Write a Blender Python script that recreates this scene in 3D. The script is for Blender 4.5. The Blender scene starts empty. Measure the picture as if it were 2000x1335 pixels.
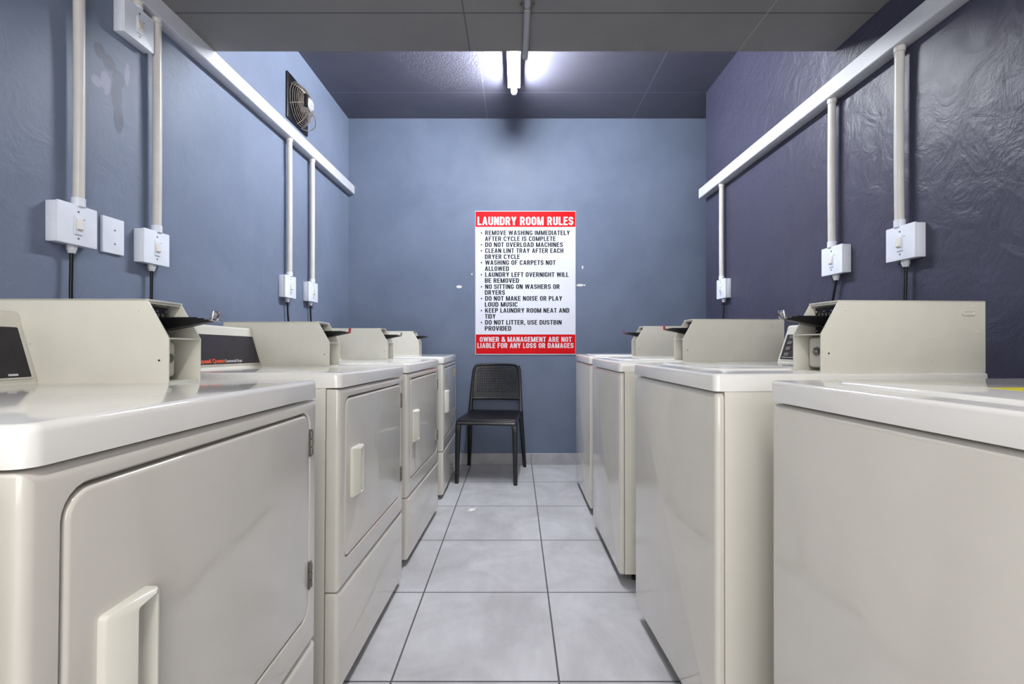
import bpy, bmesh, math, random
from mathutils import Vector, Matrix

random.seed(7)
PI = math.pi
S = bpy.context.scene
COL = S.collection

# ------------------------------------------------------------------ camera, world, lights, exposure
CAM_Z = 1.01
F = 920.0                                   # focal length in pixels of the 2000 px wide frame
cam_d = bpy.data.cameras.new('camera')
cam_d.sensor_width = 36.0
cam_d.lens = F * 36.0 / 2000.0
cam_d.shift_x = -8.0 / 2000.0
cam_d.clip_start = 0.02
cam = bpy.data.objects.new('camera', cam_d)
cam.location = (0, 0, CAM_Z)
cam.rotation_euler = (PI / 2, 0, 0)
COL.objects.link(cam)
S.camera = cam

W_ = bpy.data.worlds.new('world')
S.world = W_
W_.use_nodes = True
W_.node_tree.nodes['Background'].inputs[0].default_value = (0.86, 0.88, 0.92, 1)
W_.node_tree.nodes['Background'].inputs[1].default_value = 0.9

S.view_settings.view_transform = 'Standard'
S.view_settings.look = 'None'
S.view_settings.gamma = 1.0
S.view_settings.use_curve_mapping = False
S.view_settings.exposure = 0.42

TUBE_FAR = 315.0                              # emission of the tube in view
TUBE_NEAR = 104.0                             # emission of the tube over the front of the room, behind the camera


def area(name, loc, rot, sx, sy, power, color):
    d = bpy.data.lights.new(name, 'AREA')
    d.shape = 'RECTANGLE'
    d.size, d.size_y, d.energy, d.color = sx, sy, power, color
    o = bpy.data.objects.new(name, d)
    o.location, o.rotation_euler = loc, rot
    COL.objects.link(o)
    return o


# soft fill light added behind the camera, no source in view
area('rear_fill_light', (0.10, -1.7, 1.55), (PI / 2, 0, 0), 2.4, 1.8, 36, (1.0, 0.97, 0.93))

# ------------------------------------------------------------------ room numbers
XL, XR = -1.384, 1.406
YB = 3.888
YR_END = 3.485
Z_UP = CAM_Z + 1.843
Z_LOW = CAM_Z + 1.285
Y_BEAM = 2.085
Y_REAR = -1.6


# ------------------------------------------------------------------ materials
def srgb(r, g, b):
    def c(v):
        v /= 255.0
        return v / 12.92 if v <= 0.04045 else ((v + 0.055) / 1.055) ** 2.4
    return (c(r), c(g), c(b), 1.0)


class Mat:
    def __init__(self, name, col, rough=0.5, metal=0.0, spec=0.5, coat=0.0):
        self.m = bpy.data.materials.new(name)
        self.m.use_nodes = True
        self.nt = self.m.node_tree
        self.b = self.nt.nodes['Principled BSDF']
        self.b.inputs['Base Color'].default_value = col
        self.b.inputs['Roughness'].default_value = rough
        self.b.inputs['Metallic'].default_value = metal
        self.b.inputs['Specular IOR Level'].default_value = spec
        self.b.inputs['Coat Weight'].default_value = coat
        self.b.inputs['Coat Roughness'].default_value = 0.06
        self.col = col
        self._bump = None

    def n(self, t, **kw):
        x = self.nt.nodes.new(t)
        for k, v in kw.items():
            setattr(x, k, v)
        return x

    def link(self, a, b):
        self.nt.links.new(a, b)

    def coords(self):
        if not hasattr(self, '_tc'):
            self._tc = self.n('ShaderNodeTexCoord')
        return self._tc.outputs['Object']

    def noise(self, scale, detail=4, rough=0.55, dist=0.0, stretch=None):
        t = self.n('ShaderNodeTexNoise')
        t.inputs['Scale'].default_value = scale
        t.inputs['Detail'].default_value = detail
        t.inputs['Roughness'].default_value = rough
        t.inputs['Distortion'].default_value = dist
        if stretch:
            mp = self.n('ShaderNodeMapping')
            mp.inputs['Scale'].default_value = stretch
            self.link(self.coords(), mp.inputs['Vector'])
            self.link(mp.outputs[0], t.inputs['Vector'])
        else:
            self.link(self.coords(), t.inputs['Vector'])
        return t.outputs['Fac']

    def ramp(self, fac, p0, c0, p1, c1):
        r = self.n('ShaderNodeValToRGB')
        r.color_ramp.elements[0].position = p0
        r.color_ramp.elements[0].color = c0
        r.color_ramp.elements[1].position = p1
        r.color_ramp.elements[1].color = c1
        self.link(fac, r.inputs[0])
        return r.outputs[0]

    def math(self, op, a, b=0.0, c=0.0):
        x = self.n('ShaderNodeMath', operation=op)
        for i, v in enumerate((a, b, c)):
            if isinstance(v, (int, float)):
                x.inputs[i].default_value = v
            else:
                self.link(v, x.inputs[i])
        return x.outputs[0]

    def mix(self, fac, a, b):
        x = self.n('ShaderNodeMix', data_type='RGBA')
        if isinstance(fac, (int, float)):
            x.inputs[0].default_value = fac
        else:
            self.link(fac, x.inputs[0])
        for sock, v in ((x.inputs[6], a), (x.inputs[7], b)):
            if isinstance(v, tuple):
                sock.default_value = v
            else:
                self.link(v, sock)
        return x.outputs[2]

    def color(self, sock):
        self.link(sock, self.b.inputs['Base Color'])
        self.colsock = sock

    def bump(self, fac, strength, dist=0.01):
        bn = self.n('ShaderNodeBump')
        bn.inputs['Strength'].default_value = strength
        bn.inputs['Distance'].default_value = dist
        self.link(fac, bn.inputs['Height'])
        if self._bump is not None:
            self.link(self._bump, bn.inputs['Normal'])
        self._bump = bn.outputs[0]
        self.link(bn.outputs[0], self.b.inputs['Normal'])

    def xyz(self):
        if not hasattr(self, '_sep'):
            s = self.n('ShaderNodeSeparateXYZ')
            self.link(self.coords(), s.inputs[0])
            self._sep = s
        return self._sep.outputs

    def line(self, sock, pos, half):            # 1 inside |v-pos| < half
        d = self.math('ABSOLUTE', self.math('SUBTRACT', sock, pos))
        return self.math('LESS_THAN', d, half)

    def blob(self, axa, a, axb, b, ra, rb, jag=0.5, nscale=22):   # ragged ellipse mask
        da = self.math('DIVIDE', self.math('SUBTRACT', axa, a), ra)
        db = self.math('DIVIDE', self.math('SUBTRACT', axb, b), rb)
        d2 = self.math('ADD', self.math('MULTIPLY', da, da), self.math('MULTIPLY', db, db))
        nz = self.math('MULTIPLY', self.math('SUBTRACT', self.noise(nscale, 3), 0.5), jag * 4)
        return self.math('LESS_THAN', self.math('ADD', d2, nz), 1.0)


def paint_wall(name, c_lo, c_hi, rough, bstr, big, spec=0.45):
    m = Mat(name, c_lo, rough, 0, spec)
    m.color(m.ramp(m.noise(2.2, 5, 0.6, 0.4), 0.35, c_lo, 0.68, c_hi))
    m.bump(m.noise(9, 6, 0.62, 0.8), bstr, big)
    m.bump(m.noise(70, 3, 0.6), bstr * 0.5, 0.004)
    return m


M_LEFT = paint_wall('wall_paint_blue_grey', srgb(100, 110, 130), srgb(110, 120, 141), 0.46, 0.30, 0.012, 0.28)
x, y, z = M_LEFT.xyz()
base = M_LEFT.colsock
patch = None
for (py, pz, ra, rb) in ((1.565, 1.978, 0.022, 0.026), (1.600, 1.958, 0.026, 0.026), (1.640, 1.925, 0.026, 0.030), (1.632, 1.865, 0.022, 0.060), (1.640, 1.790, 0.022, 0.050)):
    q = M_LEFT.blob(y, py, z, pz, ra, rb, 0.28, 30)
    patch = q if patch is None else M_LEFT.math('MAXIMUM', patch, q)
base = M_LEFT.mix(M_LEFT.math('MULTIPLY', patch, 0.8), base, srgb(84, 89, 108))
for (py, pz, ra, rb) in ((1.588, 1.885, 0.020, 0.036), (1.676, 1.962, 0.010, 0.040), (1.556, 1.870, 0.022, 0.016)):
    base = M_LEFT.mix(M_LEFT.math('MULTIPLY', M_LEFT.blob(y, py, z, pz, ra, rb, 0.5, 34), 0.75), base, srgb(146, 145, 168))
M_LEFT.color(base)
# the ghost of a removed round fitting under the paint
dy = M_LEFT.math('SUBTRACT', y, 1.622)
dz = M_LEFT.math('SUBTRACT', z, 1.575)
rr = M_LEFT.math('SQRT', M_LEFT.math('ADD', M_LEFT.math('MULTIPLY', dy, dy), M_LEFT.math('MULTIPLY', dz, dz)))
ring = M_LEFT.math('LESS_THAN', M_LEFT.math('ABSOLUTE', M_LEFT.math('SUBTRACT', rr, 0.036)), 0.0025)
M_LEFT.bump(M_LEFT.math('MULTIPLY', ring, M_LEFT.math('GREATER_THAN', M_LEFT.math('ADD', dz, 0.008), 0.0)), 0.6, -0.004)

M_BACK = paint_wall('wall_paint_blue_grey_rear', srgb(94, 104, 124), srgb(103, 113, 133), 0.48, 0.16, 0.008, 0.22)
x, y, z = M_BACK.xyz()
base = M_BACK.colsock
for (cx, cz, ra, rb) in ((-0.470, 1.466, 0.026, 0.012), (0.528, 1.479, 0.030, 0.010), (0.565, 1.479, 0.008, 0.006),
                         (0.549, 1.627, 0.007, 0.013), (-0.365, 1.57, 0.006, 0.006)):
    base = M_BACK.mix(M_BACK.blob(x, cx, z, cz, ra, rb, 0.35, 60), base, srgb(206, 204, 202))
M_BACK.color(base)

M_RIGHT = paint_wall('wall_paint_slate_violet', srgb(52, 52, 70), srgb(59, 59, 78), 0.41, 0.42, 0.014, 0.45)
M_RIGHT.bump(M_RIGHT.noise(3.6, 5, 0.55, 0.8), 0.14, 0.03)

M_CEIL = paint_wall('ceiling_board_dark', srgb(86, 86, 100), srgb(94, 94, 106), 0.50, 0.12, 0.006)
x, y, z = M_CEIL.xyz()
lines = M_CEIL.math('MAXIMUM', M_CEIL.line(x, -0.238, 0.0035), M_CEIL.math('MAXIMUM', M_CEIL.line(x, 0.961, 0.004), M_CEIL.line(y, 3.482, 0.004)))
M_CEIL.color(M_CEIL.mix(lines, M_CEIL.colsock, srgb(118, 120, 136)))
# torn paper skin of the board, left of the lamp
tear = M_CEIL.blob(x, -0.44, y, 3.10, 0.30, 0.32, 0.5, 6)
M_CEIL.bump(M_CEIL.math('MULTIPLY', tear, M_CEIL.noise(34, 5, 0.6, 1.5)), 0.6, 0.012)

M_LOW = paint_wall('ceiling_board_grey', srgb(114, 112, 111), srgb(122, 120, 119), 0.62, 0.10, 0.005)
x, y, z = M_LOW.xyz()
dk = M_LOW.math('MAXIMUM', M_LOW.math('MULTIPLY', M_LOW.line(y, 1.841, 0.004), M_LOW.math('GREATER_THAN', M_LOW.noise(5, 3), 0.28)), M_LOW.line(x, -0.204, 0.003))
M_LOW.color(M_LOW.mix(M_LOW.math('MULTIPLY', dk, 0.7), M_LOW.colsock, srgb(58, 58, 62)))
M_LOW.color(M_LOW.mix(M_LOW.math('MULTIPLY', M_LOW.line(x, 0.982, 0.003), 0.7), M_LOW.colsock, srgb(150, 149, 150)))

M_FLOOR = Mat('floor_tile_pale_grey', srgb(186, 186, 192), 0.30, 0, 0.5)
x, y, z = M_FLOOR.xyz()


def grid_line(m, sock, origin, half):
    t = m.math('PINGPONG', m.math('SUBTRACT', sock, origin), 0.25)     # 0 on even quarter lines
    u = m.math('FRACT', m.math('DIVIDE', m.math('ADD', m.math('SUBTRACT', sock, origin), 0.25), 0.5))
    d = m.math('MULTIPLY', m.math('ABSOLUTE', m.math('SUBTRACT', u, 0.5)), 0.5)
    return m.math('LESS_THAN', d, half)


gx = grid_line(M_FLOOR, x, -0.372 + 5.0, 0.0030)
gy = grid_line(M_FLOOR, y, 1.402 - 5.0, 0.0030)
g = M_FLOOR.math('MAXIMUM', gx, gy)
mott = M_FLOOR.ramp(M_FLOOR.noise(3.2, 7, 0.62, 0.8), 0.36, srgb(172, 171, 174), 0.66, srgb(197, 197, 201))
fine = M_FLOOR.ramp(M_FLOOR.noise(14, 6, 0.65, 0.6, (1.0, 0.35, 1.0)), 0.40, (0.91, 0.91, 0.91, 1), 0.7, (1, 1, 1, 1))
mm = M_FLOOR.n('ShaderNodeMix', data_type='RGBA', blend_type='MULTIPLY')
mm.inputs[0].default_value = 1.0
M_FLOOR.link(mott, mm.inputs[6])
M_FLOOR.link(fine, mm.inputs[7])
M_FLOOR.color(M_FLOOR.mix(g, mm.outputs[2], srgb(78, 76, 78)))
M_FLOOR.link(M_FLOOR.math('ADD', M_FLOOR.math('MULTIPLY', g, 0.45), 0.30), M_FLOOR.b.inputs['Roughness'])
M_FLOOR.bump(M_FLOOR.math('SUBTRACT', 1.0, g), 0.5, 0.002)

M_SKIRT = Mat('skirting_tile_grey', srgb(160, 160, 164), 0.35)
x, y, z = M_SKIRT.xyz()
M_SKIRT.color(M_SKIRT.ramp(M_SKIRT.noise(6, 5, 0.6), 0.35, srgb(146, 146, 150), 0.65, srgb(166, 166, 170)))
M_SKIRT.color(M_SKIRT.mix(grid_line(M_SKIRT, x, 0.124 + 5.0, 0.002), M_SKIRT.colsock, srgb(92, 90, 92)))


def simple(name, rgb, rough=0.5, metal=0.0, spec=0.5, coat=0.0, var=0.0, vs=8):
    m = Mat(name, srgb(*rgb), rough, metal, spec, coat)
    if var:
        lo = srgb(*[max(0, v - var) for v in rgb])
        hi = srgb(*[min(255, v + var) for v in rgb])
        m.color(m.ramp(m.noise(vs, 4), 0.35, lo, 0.65, hi))
    return m


M_ENAMEL = simple('cream_enamel', (208, 204, 195), 0.07, 0, 0.5, 0.45, 2, 5)
M_LID = simple('white_porcelain_lid', (228, 226, 222), 0.09, 0, 0.5, 0.4, 2, 5)
M_CABINET = simple('cream_cabinet_sheet', (217, 214, 204), 0.28, 0, 0.5, 0.1, 2, 4)
M_METER = simple('cream_meter_paint', (206, 204, 193), 0.32, 0, 0.5, 0.05, 3, 7)
M_CONSOLE = simple('cream_console', (204, 202, 192), 0.35, 0, 0.5, 0.0, 2)
M_FACIA = simple('dark_facia', (33, 29, 37), 0.42, 0, 0.35, 0.0, 5, 40)
M_BLACK = simple('black_plastic', (13, 13, 16), 0.38, 0, 0.3, 0, 3, 30)
M_CHAIR = simple('black_chair_resin', (11, 12, 18), 0.34, 0, 0.5, 0, 2, 20)
M_FEET = simple('foot_rubber', (34, 32, 32), 0.7, var=4)
M_CHROME = simple('chrome', (205, 205, 210), 0.12, 1.0, var=3)
M_STEEL = simple('dull_steel', (126, 122, 116), 0.38, 0.8, var=10, vs=40)
M_WIRE = simple('aged_wire', (150, 140, 130), 0.35, 0.6, var=14, vs=30)
M_RED = simple('red_plastic', (150, 26, 44), 0.35, var=4)
M_PVC = simple('white_pvc', (190, 192, 199), 0.34, 0, 0.5, 0, 3, 12)
M_PVCC = simple('cream_pvc', (196, 193, 190), 0.36, 0, 0.5, 0, 4, 12)
M_BOX = simple('white_box_plastic', (214, 219, 230), 0.36, 0, 0.5, 0, 3, 10)
M_ROCKER = simple('cream_rocker', (214, 210, 203), 0.22, 0, 0.5, 0.2, 3, 30)
M_DARK = simple('dark_gap', (24, 23, 24), 0.7, var=2)
M_CONDUIT = simple('grey_painted_conduit', (150, 150, 154), 0.45, var=4)
M_PAPER = simple('white_paper', (228, 226, 224), 0.8, var=6, vs=60)
M_YELLOW = simple('yellow_sticker', (206, 196, 24), 0.4, var=5, vs=12)
M_SIGNW = simple('sign_white', (203, 206, 217), 0.30, 0, 0.4, 0.0, 2, 3)
M_SIGNR = simple('sign_red', (196, 6, 16), 0.5, 0, 0.12, 0.0, 4, 6)
M_SIGNK = simple('sign_black', (14, 14, 22), 0.6, 0, 0.2, 0, var=3)
M_SIGNL = simple('sign_lettering_white', (212, 200, 206), 0.5, var=2)
M_ORANGE = simple('orange_print', (226, 84, 40), 0.4, var=4)
M_PRINT = simple('white_print', (214, 212, 216), 0.4, var=3)
M_BATTEN = simple('lamp_batten_white', (228, 230, 236), 0.4, var=2)


def emitter(name, col, strength):
    m = bpy.data.materials.new(name)
    m.use_nodes = True
    b = m.node_tree.nodes['Principled BSDF']
    b.inputs['Base Color'].default_value = (0.9, 0.9, 0.9, 1)
    b.inputs['Emission Color'].default_value = col
    b.inputs['Emission Strength'].default_value = strength
    return m


E_FAR = emitter('tube_glow', (0.93, 0.96, 1.0, 1), TUBE_FAR)
E_NEAR = emitter('tube_glow_front', (1.0, 0.97, 0.93, 1), TUBE_NEAR)


# ------------------------------------------------------------------ mesh helpers
def mat_of(m):
    return m.m if isinstance(m, Mat) else m


def obj(name, bm, m, parent=None, smooth=40):
    bmesh.ops.remove_doubles(bm, verts=bm.verts, dist=1e-6)
    bmesh.ops.recalc_face_normals(bm, faces=bm.faces)
    me = bpy.data.meshes.new(name)
    if smooth:
        lim = math.radians(smooth)
        for f in bm.faces:
            f.smooth = True
        for e in bm.edges:
            if len(e.link_faces) != 2 or e.calc_face_angle(0) > lim:
                e.smooth = False
    bm.to_mesh(me)
    bm.free()
    me.materials.append(mat_of(m))
    o = bpy.data.objects.new(name, me)
    COL.objects.link(o)
    if parent:
        o.parent = parent
    return o


def thing(name, label, cat, loc=(0, 0, 0), rot=(0, 0, 0), group=None):
    o = bpy.data.objects.new(name, None)
    o.empty_display_size = 0.1
    COL.objects.link(o)
    o.location, o.rotation_euler = loc, rot
    tag(o, label, cat, group)
    return o


def tag(o, label, cat, group=None):
    o['label'], o['category'] = label, cat
    if group:
        o['group'] = group
    return o


def struct(name, bm, m, label=None):
    o = obj(name, bm, m, None, 0)
    o['kind'] = 'structure'
    o['category'] = name.split('_')[0]
    if label:
        o['label'] = label
    return o


def add_box(bm, x0, x1, y0, y1, z0, z1, bev=0.0, seg=2, mtx=None):
    r = bmesh.ops.create_cube(bm, size=1.0)
    vs = r['verts']
    for v in vs:
        v.co = Vector((x0 + (v.co.x + .5) * (x1 - x0), y0 + (v.co.y + .5) * (y1 - y0), z0 + (v.co.z + .5) * (z1 - z0)))
    if bev:
        es = list({e for v in vs for e in v.link_edges})
        rb = bmesh.ops.bevel(bm, geom=es, offset=bev, segments=seg, profile=0.5, affect='EDGES')
        vs = list({v for f in rb['faces'] for v in f.verts} | {v for v in vs if v.is_valid})
    if mtx is not None:
        for v in vs:
            v.co = mtx @ v.co
    return vs


def loft(bm, rings, cap0=True, cap1=True):
    vr = [[bm.verts.new(p) for p in r] for r in rings]
    n = len(vr[0])
    for a, b in zip(vr, vr[1:]):
        for i in range(n):
            j = (i + 1) % n
            bm.faces.new((a[i], a[j], b[j], b[i]))
    if cap0:
        bm.faces.new(list(reversed(vr[0])))
    if cap1:
        bm.faces.new(vr[-1])
    return vr


def rrect(a0, a1, b0, b1, r, seg=6):
    r = max(min(r, (a1 - a0) / 2 - 1e-5, (b1 - b0) / 2 - 1e-5), 1e-5)
    pts = []
    for (ca, cb, st) in ((a1 - r, b1 - r, 0), (a0 + r, b1 - r, 90), (a0 + r, b0 + r, 180), (a1 - r, b0 + r, 270)):
        for k in range(seg + 1):
            t = math.radians(st + 90.0 * k / seg)
            pts.append((ca + r * math.cos(t), cb + r * math.sin(t)))
    return pts


def panel_rings(y0, y1, z0, z1, rc, x_back, x_front, edge, seg=6, steps=4):
    """rounded-rectangle slab in the y-z plane whose front edge is rounded by `edge`"""
    rings = [[(x_back, a, b) for a, b in rrect(y0, y1, z0, z1, rc, seg)]]
    for k in range(steps + 1):
        t = PI / 2 * k / steps
        ins = edge * (1 - math.cos(t))
        x = x_front - edge + edge * math.sin(t)
        rings.append([(x, a, b) for a, b in rrect(y0 + ins, y1 - ins, z0 + ins, z1 - ins, max(rc - ins, 0.0008), seg)])
    return rings


def slab_rings(x0, x1, y0, y1, rc, z_bot, z_top, edge, seg=6, steps=4):
    rings = [[(a, b, z_bot) for a, b in rrect(x0, x1, y0, y1, rc, seg)]]
    for k in range(steps + 1):
        t = PI / 2 * k / steps
        ins = edge * (1 - math.cos(t))
        z = z_top - edge + edge * math.sin(t)
        rings.append([(a, b, z) for a, b in rrect(x0 + ins, x1 - ins, y0 + ins, y1 - ins, max(rc - ins, 0.0008), seg)])
    return rings


def prism(bm, prof, y0, y1):
    """profile of (x,z) points pushed along y"""
    loft(bm, [[(p[0], y0, p[1]) for p in prof], [(p[0], y1, p[1]) for p in prof]])


def tube(bm, pts, r, n=10, closed=False, r_end=None):
    pts = [Vector(p) for p in pts]
    N = len(pts)
    rings = []
    prev = None
    for i in range(N):
        if closed:
            t = (pts[(i + 1) % N] - pts[i - 1]).normalized()
        else:
            t = (pts[min(i + 1, N - 1)] - pts[max(i - 1, 0)]).normalized()
        if prev is None:
            up = Vector((0, 0, 1)) if abs(t.z) < 0.9 else Vector((1, 0, 0))
            a = t.cross(up).normalized()
        else:
            a = (prev - t * prev.dot(t)).normalized()
        prev = a
        b = t.cross(a)
        rad = r if r_end is None else r + (r_end - r) * i / (N - 1)
        rings.append([pts[i] + (a * math.cos(2 * PI * k / n) + b * math.sin(2 * PI * k / n)) * rad for k in range(n)])
    vr = [[bm.verts.new(p) for p in rg] for rg in rings]
    pairs = list(zip(vr, vr[1:]))
    if closed:
        pairs.append((vr[-1], vr[0]))
    for a, b in pairs:
        for i in range(n):
            j = (i + 1) % n
            bm.faces.new((a[i], a[j], b[j], b[i]))
    if not closed:
        bm.faces.new(list(reversed(vr[0])))
        bm.faces.new(vr[-1])


def cyl(bm, p0, p1, r, n=20, r2=None):
    tube(bm, [p0, p1], r, n, False, r2)


def smooth_path(pts, n=8):
    """Catmull-Rom through the points"""
    P = [Vector(p) for p in pts]
    P = [P[0] * 2 - P[1]] + P + [P[-1] * 2 - P[-2]]
    out = []
    for i in range(1, len(P) - 2):
        a, b, c, d = P[i - 1], P[i], P[i + 1], P[i + 2]
        for k in range(n):
            t = k / n
            out.append(0.5 * ((2 * b) + (c - a) * t + (2 * a - 5 * b + 4 * c - d) * t * t + (3 * b - a - 3 * c + d) * t ** 3))
    out.append(P[-2])
    return out


def text_mesh(name, s, m, parent, origin, ax_u, ax_v, width, cap, bold=0.02, depth=0.0008, align=0.0):
    """lettering fitted to a width and a capital height; origin = left end of the baseline"""
    cu = bpy.data.curves.new(name, 'FONT')
    cu.body = s
    cu.size = 1.0
    cu.offset = bold
    cu.extrude = 0.5
    cu.resolution_u = 3
    cu.space_character = 1.06
    tmp = bpy.data.objects.new('tmp_text', cu)
    COL.objects.link(tmp)
    dg = bpy.context.evaluated_depsgraph_get()
    me = bpy.data.meshes.new_from_object(tmp.evaluated_get(dg))
    bpy.data.objects.remove(tmp)
    bpy.data.curves.remove(cu)
    xs = [v.co.x for v in me.vertices]
    x0, x1 = min(xs), max(xs)
    caph = 0.729
    u, v_ = Vector(ax_u).normalized(), Vector(ax_v).normalized()
    w = u.cross(v_)
    o0 = Vector(origin)
    for v in me.vertices:
        a = (v.co.x - x0) / (x1 - x0) * width
        b = (v.co.y + bold) / (caph + 2 * bold) * cap
        v.co = o0 + u * a + v_ * b + w * ((v.co.z + 0.5) * depth)
    me.name = name
    me.materials.clear()
    me.materials.append(mat_of(m))
    o = bpy.data.objects.new(name, me)
    COL.objects.link(o)
    if parent:
        o.parent = parent
    return o


def glyph(ch, t):
    """polygons of a narrow bold capital, height 1, stroke t"""
    h = t / 2
    P = []

    def box(x0, x1, y0, y1):
        P.append([(x0, y0), (x1, y0), (x1, y1), (x0, y1)])

    def ribbon(pts):
        n = len(pts)
        off = []
        for i in range(n):
            a = Vector(pts[max(i - 1, 0)]); c = Vector(pts[min(i + 1, n - 1)]); p = Vector(pts[i])
            d1 = (p - a).normalized() if i else (c - p).normalized()
            d2 = (c - p).normalized() if i < n - 1 else d1
            nn = Vector((-(d1.y + d2.y), d1.x + d2.x)).normalized()
            k = h / max(0.5, nn.dot(Vector((-d1.y, d1.x))))
            off.append((p + nn * k, p - nn * k))
        for q, r_ in zip(off, off[1:]):
            P.append([tuple(q[0]), tuple(q[1]), tuple(r_[1]), tuple(r_[0])])

    def arc(cx, cy, rx, ry, a0, a1, n=6):
        return [(cx + rx * math.cos(math.radians(a0 + (a1 - a0) * k / n)), cy + ry * math.sin(math.radians(a0 + (a1 - a0) * k / n))) for k in range(n + 1)]
    w = 0.52
    r = min(0.17, (w - t) / 2 - 0.004)
    L, R, B, T = h, w - h, h, 1 - h
    if ch == 'A':
        w = 0.58
        for f in (lambda x: x, lambda x: w - x):
            P.append([(f(0), 0), (f(t), 0), (f(w / 2 + t * .35), 1), (f(w / 2 - t * .52), 1)])
        box(.2 * w, .8 * w, .20, .20 + t * .85)
    elif ch == 'B':
        box(0, t, 0, 1)
        for y0, y1 in ((B, .52), (.52, T)):
            rr = (y1 - y0) / 2
            ribbon([(t * .5, y0)] + arc(R - rr * .6, (y0 + y1) / 2, rr * .6, rr, -90, 90) + [(t * .5, y1)])
    elif ch in 'CG':
        ribbon([(R, .70 if ch == 'C' else .68)] + arc(R - r, T - r, r, r, 0, 90) + arc(L + r, T - r, r, r, 90, 180) + arc(L + r, B + r, r, r, 180, 270) + arc(R - r, B + r, r, r, 270, 360) + [(R, .30 if ch == 'C' else .50)])
        if ch == 'G':
            box(w * .52, w, .50 - t * .8, .50)
    elif ch == 'D':
        box(0, t, 0, 1)
        ribbon([(t * .5, B)] + arc(R - r, B + r, r, r, 270, 360) + arc(R - r, T - r, r, r, 0, 90) + [(t * .5, T)])
    elif ch in 'EF':
        w = 0.46
        box(0, t, 0, 1); box(0, w, 1 - t * .9, 1); box(0, w * .92, .45, .45 + t * .9)
        if ch == 'E':
            box(0, w, 0, t * .9)
    elif ch == 'H':
        box(0, t, 0, 1); box(w - t, w, 0, 1); box(0, w, .44, .44 + t)
    elif ch == 'I':
        w = t
        box(0, t, 0, 1)
    elif ch == 'K':
        w = 0.56
        box(0, t, 0, 1)
        P.append([(t, .30), (t, .56), (w - t * 1.05, 1), (w, 1)])
        P.append([(t * 1.1, .48), (t * 1.9, .66), (w + .02, 0), (w - t * 1.1, 0)])
    elif ch == 'L':
        w = 0.43
        box(0, t, 0, 1); box(0, w, 0, t * .95)
    elif ch == 'M':
        w = 0.70
        box(0, t * .95, 0, 1); box(w - t * .95, w, 0, 1)
        for f in (lambda x: x, lambda x: w - x):
            P.append([(f(0), 1), (f(t * 1.15), 1), (f(w / 2 + t * .30), 0), (f(w / 2 - t * .42), 0)])
    elif ch == 'N':
        w = 0.54
        box(0, t * .95, 0, 1); box(w - t * .95, w, 0, 1)
        P.append([(0, 1), (t * 1.1, 1), (w, 0), (w - t * 1.1, 0)])
    elif ch == 'O':
        ribbon(arc(R - r, T - r, r, r, 0, 90) + arc(L + r, T - r, r, r, 90, 180) + arc(L + r, B + r, r, r, 180, 270) + arc(R - r, B + r, r, r, 270, 360) + [(R, T - r + .001)])
    elif ch in 'PR':
        box(0, t, 0, 1)
        y0 = .46
        rr = (T - y0) / 2
        ribbon([(t * .5, y0)] + arc(R - rr * .65, (y0 + T) / 2, rr * .65, rr, -90, 90) + [(t * .5, T)])
        if ch == 'R':
            w = 0.54
            P.append([(w * .42, y0), (w * .42 + t * .95, y0), (w, 0), (w - t * 1.08, 0)])
    elif ch == 'S':
        q = (T - B) / 4
        ribbon([(R, .70)] + arc(R - r, T - q, r, q, 0, 90) + arc(L + r, T - q, r, q, 90, 270) [0:13] + arc(R - r, B + q, r, q, 90, -90, 12) + arc(L + r, B + q, r, q, 270, 180) + [(L, .30)])
    elif ch == 'T':
        w = 0.48
        box(0, w, 1 - t * .9, 1); box(w / 2 - h, w / 2 + h, 0, 1)
    elif ch == 'U':
        ribbon([(L, 1)] + arc(L + r, B + r, r, r, 180, 270) + arc(R - r, B + r, r, r, 270, 360) + [(R, 1)])
    elif ch == 'V':
        w = 0.56
        for f in (lambda x: x, lambda x: w - x):
            P.append([(f(0), 1), (f(t), 1), (f(w / 2 + t * .35), 0), (f(w / 2 - t * .50), 0)])
    elif ch == 'W':
        w = 0.80
        for f in (lambda x: x, lambda x: w - x):
            P.append([(f(0), 1), (f(t * .95), 1), (f(w * .27 + t * .45), 0), (f(w * .27 - t * .45), 0)])
            P.append([(f(w * .27 - t * .45), 0), (f(w * .27 + t * .45), 0), (f(w * .5 + t * .42), 1), (f(w * .5 - t * .42), 1)])
    elif ch == 'Y':
        w = 0.56
        box(w / 2 - h, w / 2 + h, 0, .48)
        for f in (lambda x: x, lambda x: w - x):
            P.append([(f(0), 1), (f(t * 1.05), 1), (f(w / 2 + h), .40), (f(w / 2 - h), .40)])
    elif ch == ',':
        w = t
        P.append([(0, t), (t, t), (t, 0), (t * .1, -.20)])
    elif ch == '&':
        w = 0.60
        ribbon([(w, .02), (.16, .70)] + arc(.27, .80, .13, .125, 200, 0, 8) + [(.40, .74), (.12, .46)] + arc(.24, .25, .165, .175, 130, 300, 8) + [(.44, .20), (w - .04, .50)])
    else:
        w = 0.22
    return w, P


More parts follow.
